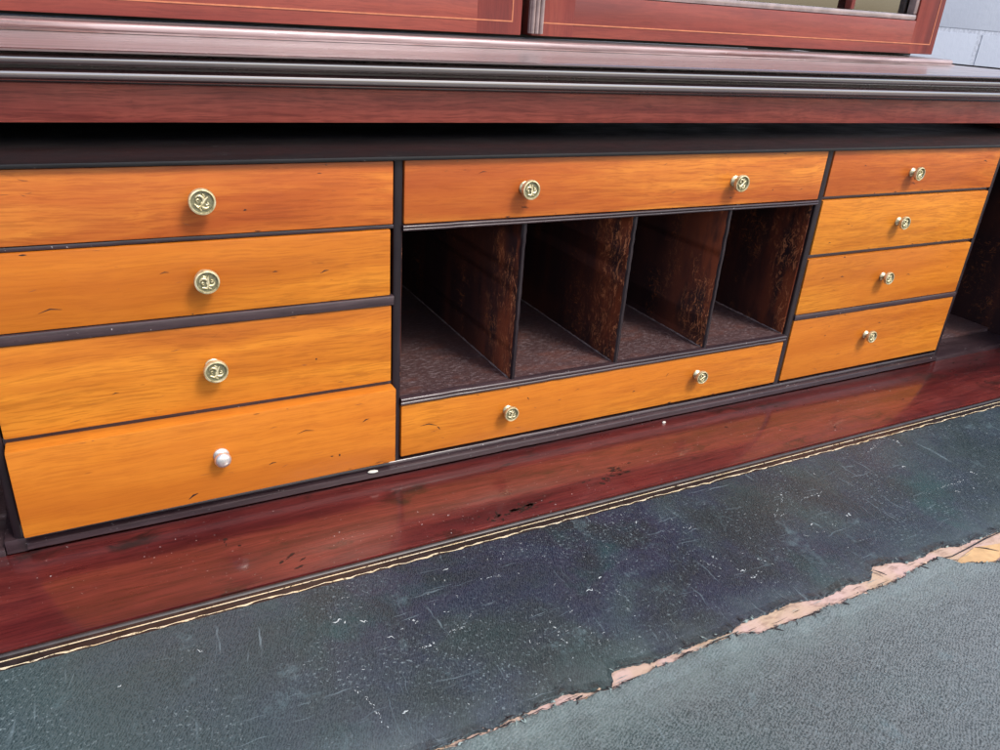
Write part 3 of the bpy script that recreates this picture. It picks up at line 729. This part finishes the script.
# lip shadow painted as dark slivers, dark cracks and side tears, yellow wood
b = B()
random.seed(5)
def at(l, x):
    for a, c in zip(l, l[1:]):
        if a[0] <= x <= c[0] and c[0] > a[0]: return a[1] + (c[1] - a[1]) * (x - a[0]) / (c[0] - a[0])
    return l[-1][1]
for l, s, z in ((upr, 1, .00085), (lor, -1, .0006)):
    x = .12
    while x < .66:
        Ln = random.uniform(.004, .022); n = 6
        pts = [(x + Ln * i / n, at(l, x + Ln * i / n) + s * random.uniform(-.0002, .0004)) for i in range(n + 1)]
        sliver(b, pts, random.uniform(.0003, .0011), z, 0)
        x += Ln + random.uniform(.001, .010)
for x, dx, dy, wd in ((.3350, .0015, .0065, .0010), (.3715, -.001, .0060, .0011), (.3800, .0005, .0050, .0012), (.4460, .001, .0040, .0010), (.4780, -.001, .0050, .0015), (.5000, .0045, -.0080, .0020), (.5720, .006, .0035, .0012)):
    y = at(upr, x); sliver(b, [(x, y - .0003), (x + dx * .6, y + dy * .5), (x + dx, y + dy)], wd, .0009, 0)
for x, dx, dy, wd in ((.2785, .0035, -.001, .0012), (.3930, .006, -.0050, .0012), (.4110, .005, -.001, .0015), (.4290, .0045, -.0012, .0017), (.4530, .0035, -.0035, .0022), (.5080, -.004, -.002, .0016), (.5350, .0045, -.0045, .0016), (.2560, .004, .001, .0010)):
    y = at(lor, x); sliver(b, [(x, y + .0006), (x + dx * .6, y + dy * .5), (x + dx, y + dy)], wd, .0007, 0)
# flakes and curled chips of leather clinging to both lips
for _ in range(150):
    x = random.uniform(.17, .66); l = random.choice((upr, lor)); s_ = -1 if l is upr else 1
    y = at(l, x) + s_ * random.uniform(-.0006, .0011); rr = random.uniform(.0004, .0017); n = 7; a0 = random.random() * 6
    pts = [(x + rr * 1.5 * random.uniform(.4, 1.1) * math.cos(a0 + 2 * math.pi * i / n), y + rr * .7 * random.uniform(.4, 1.1) * math.sin(a0 + 2 * math.pi * i / n)) for i in range(n)]
    c_ = b.verts.new((x, y, random.uniform(.0004, .0013))); vv = [b.verts.new((p, q, random.uniform(-.0009, .0008))) for p, q in pts]
    mi_ = random.choice((0, 2, 2, 3, 3, 4))
    for i in range(n): b.faces.new((c_, vv[i], vv[(i + 1) % n])).material_index = mi_
for _ in range(60):                                     # side cracks running out of the tear
    x = random.uniform(.2, .64); l = random.choice((upr, lor)); s_ = 1 if l is upr else -1
    y = at(l, x); L = random.uniform(.0012, .004); dx = random.uniform(-.003, .004)
    sliver(b, [(x, y - s_ * .0003), (x + dx * .3, y + s_ * L * .35), (x + dx * .5 + random.uniform(-.0005, .0005), y + s_ * L * .7), (x + dx, y + s_ * L)], random.uniform(.0003, .0009), .00085, random.choice((0, 0, 2)), jag=.6)
# yellow bare wood patch
def poly(pts, z, mi):
    b.faces.new([b.verts.new((x, y, z)) for x, y in pts]).material_index = mi
poly([(.5660, -.2462), (.5715, -.2440), (.5800, -.2425), (.5960, -.2395), (.6080, -.2420), (.6230, -.2450), (.6330, -.2490), (.6080, -.2535), (.5940, -.2560), (.5790, -.2515)], -.0009, 1)
poly([(.2570, -.2402), (.2640, -.2395), (.2730, -.2420), (.2775, -.2445), (.2700, -.2440), (.2600, -.2425)], -.0008, 1)
sliver(b, [(.5300, -.2390), (.5520, -.2372), (.5700, -.2400), (.5900, -.2385), (.6150, -.2362), (.64, -.2355)], .0011, -.0006, 0)
sliver(b, [(.5960, -.2395), (.6030, -.2440), (.6090, -.2500)], .0012, -.0005, 0)
for _ in range(26):
    x = random.uniform(.2, .64); yt, yb = at(upr, x), at(lor, x)
    if yt - yb > .003:
        y = random.uniform(yb + .001, yt - .001); sliver(b, [(x, y), (x + .004, y + random.uniform(-.0006, .0006)), (x + random.uniform(.006, .014), y + .0004)], .0004, -.0007, random.choice((0, 2, 2)))
obj('torn_edge', b, ['crack_shade', 'bare_wood', 'scuff_edge', 'leather_f', 'backing'], desk, (.44, -.24, 0))

# ------------------------------------------------------------------ glazed bookcase on top
BX0, BX1, BY, ZB = -.12, 1.000, .19, .3065
bc = thing('glazed_bookcase', 'mahogany glazed bookcase with two inlaid doors standing on the desk moulding', 'bookcase', (.44, .35, .2955))
b = B()
pl = [(.02, .2956), (.02, .2966), (.0185, .2970)] + arc(.0150, .2992, .0030, -60, 110, 7) + [(.0120, .3022), (.004, .3030), (-.01, .3032)]
rings = []
for px, sx in ((BX0, -1), (BX1, 1)):
    rings.append([b.verts.new((px + sx * d, BY - d, z)) for d, z in pl])
for i in range(len(pl) - 1): b.faces.new((rings[0][i], rings[1][i], rings[1][i + 1], rings[0][i + 1])).smooth = True
for ri, (px, sx) in enumerate(((BX0, -1), (BX1, 1))):
    bk = [b.verts.new((px + sx * max(d, -.01), .52, z)) for d, z in pl]
    for i in range(len(pl) - 1): b.faces.new((rings[ri][i], rings[ri][i + 1], bk[i + 1], bk[i])).smooth = True
obj('plinth_moulding', b, 'mould_top', bc, (.44, BY, .3))
BT = 1.55
b = B(); box(b, BX0 + .004, BX1 - .004, BY + .026, .52, .3034, .318, 0); box(b, BX0 + .019, BX1 - .019, .505, .515, .319, BT, mi=1); obj('case', b, ['black', 'inside'], bc, (.44, .35, .9))
for x0, x1 in ((BX0 + .001, BX0 + .018), (BX1 - .018, BX1 - .001)):
    b = B(); box(b, x0, x1, BY + .0245, .52, .3185, BT, .001); obj('side_panel', b, 'carcase', bc, (x0, .35, .9))
b = B(); box(b, BX0 - .02, BX1 + .02, BY - .03, .54, BT + .002, BT + .03, .006); box(b, BX0 - .045, BX1 + .045, BY - .055, .56, BT + .031, BT + .055, .008); obj('cornice', b, 'mould', bc, (.44, .35, BT))
for z in (.62, .93, 1.24):
    b = B(); box(b, BX0 + .0195, BX1 - .0195, BY + .04, .504, z, z + .015); obj('shelf', b, 'inside', bc, (.44, .35, z))
def door(x0, x1, z0, astr):
    z1 = BT - .003; st, rl = .044, .0355; y0, y1 = BY, BY + .022
    b = B()
    box(b, x0, x0 + st, y0, y1, z0, z1, .0012, 1)
    box(b, x1 - st, x1, y0, y1, z0, z1, .0012, 1)
    box(b, x0 + st - .0015, x1 - st + .0015, y0 + .0003, y1 - .0003, z0 + .0002, z0 + rl, .0006, 0)
    box(b, x0 + st - .0015, x1 - st + .0015, y0 + .0003, y1 - .0003, z1 - rl, z1 - .0002, .0006, 0)
    d = obj('door', b, ['door', 'door_v'], bc, ((x0 + x1) / 2, y0, z0))
    # boxwood stringing
    b = B(); w_ = .0011; i0, i1, k0, k1 = x0 + .009, x1 - .009, z0 + .0105, z1 - .011; yy = y0 - .0002
    box(b, i0, i1, yy, yy + .001, k0, k0 + w_); box(b, i0, i1, yy, yy + .001, k1, k1 + w_)
    box(b, i0, i0 + w_, yy, yy + .001, k0 + w_, k1); box(b, i1 - w_, i1, yy, yy + .001, k0 + w_, k1)
    obj('inlay_line', b, 'string', d, (x0, y0, z0))
    # glazing bead and bars
    b = B(); a0, a1, c0, c1 = x0 + st, x1 - st, z0 + rl, z1 - rl
    for q in ((a0, a1, c0 + .0003, c0 + .0065), (a0, a1, c1 - .0065, c1 - .0003)): box(b, q[0], q[1], y0 + .001, y0 + .012, q[2], q[3], .002)
    for q in ((a0 + .0002, a0 + .0065), (a1 - .0065, a1 - .0002)): box(b, q[0], q[1], y0 + .0015, y0 + .0115, c0 + .0066, c1 - .0066, .002)
    obj('glazing_bead', b, 'beadstrip', d, (a0, y0, c0))
    wv = (a1 - a0) / 4
    for k in (1, 3):
        b = B(); xx = (a0 + .108, (a0 + a1) / 2, a1 - .108)[k - 1]
        box(b, xx - .003, xx + .003, y0 + .003, y0 + .0125, c0 + .0068, c1 - .0068, .0015); obj('glazing_bar', b, 'door_v', d, (xx, y0, .9))
    for k in range(1, 5):
        zz_ = c0 + (c1 - c0) * k / 5
        b = B(); box(b, a0 + .0068, a1 - .0068, y0 + .0045, y0 + .0122, zz_ - .003, zz_ + .003, .0015); obj('glazing_bar', b, 'door', d, ((a0 + a1) / 2, y0, zz_))
    b = B(); box(b, a0 + .001, a1 - .001, y0 + .0128, y0 + .0148, c0 + .001, c1 - .001); obj('glass_pane', b, 'glass', d, ((a0 + a1) / 2, y0, .9))
    if astr:
        b = B(); ring = []
        xs = [(-.0005, .0), (-.0005, -.003)]
        for cx in (.0022, .0066, .0112): xs += [(cx + .0021 * math.cos(t), -.003 - .0028 * math.sin(t)) for t in [math.pi * (1 - i / 6) for i in range(7)]]
        xs += [(.0138, -.003), (.0138, .0)]
        lo = [b.verts.new((x0 - .0042 + a, y0 - .0006 + c, z0 + .002)) for a, c in xs]; hi = [b.verts.new((x0 - .0042 + a, y0 - .0006 + c, z1)) for a, c in xs]
        for i in range(len(xs)): b.faces.new((lo[i], lo[(i + 1) % len(xs)], hi[(i + 1) % len(xs)], hi[i])).smooth = True
        b.faces.new(lo); b.faces.new(hi)
        obj('astragal', b, 'beadstrip', d, (x0, y0, .9))
    return d
door(BX0, .4290, .3060, False)
door(.4400, BX1, .3062, True)
bc.rotation_euler.y = -.008; bc.location.z += .0009

# ------------------------------------------------------------------ small loose flakes
def flake(x, y, z, r, label, flat=.5):
    b = B(); random.seed(int(x * 9999))
    n = 9; pts = [(r * random.uniform(.6, 1.1) * math.cos(2 * math.pi * i / n), flat * r * random.uniform(.6, 1.1) * math.sin(2 * math.pi * i / n)) for i in range(n)]
    lo = [b.verts.new((x + p, y + q, z)) for p, q in pts]; hi = [b.verts.new((x + p * .8, y + q * .8, z + .0009 + random.uniform(0, .0004))) for p, q in pts]
    for i in range(n): b.faces.new((lo[i], lo[(i + 1) % n], hi[(i + 1) % n], hi[i]))
    b.faces.new(lo); b.faces.new(hi)
    o = obj('paint_flake', b, 'white', None, (x, y, z)); o['label'] = label; o['category'] = 'flake'
    return o
flake(.2235, -.0040, .0092, .0042, 'small white flake on the base rail beside the silvery knob drawer', .35)
flake(.4960, -.0070, .0002, .0028, 'tiny white flake on the red border below the middle drawer', .4)
S.world.cycles.sampling_method = 'AUTOMATIC' if hasattr(S.world, 'cycles') else None
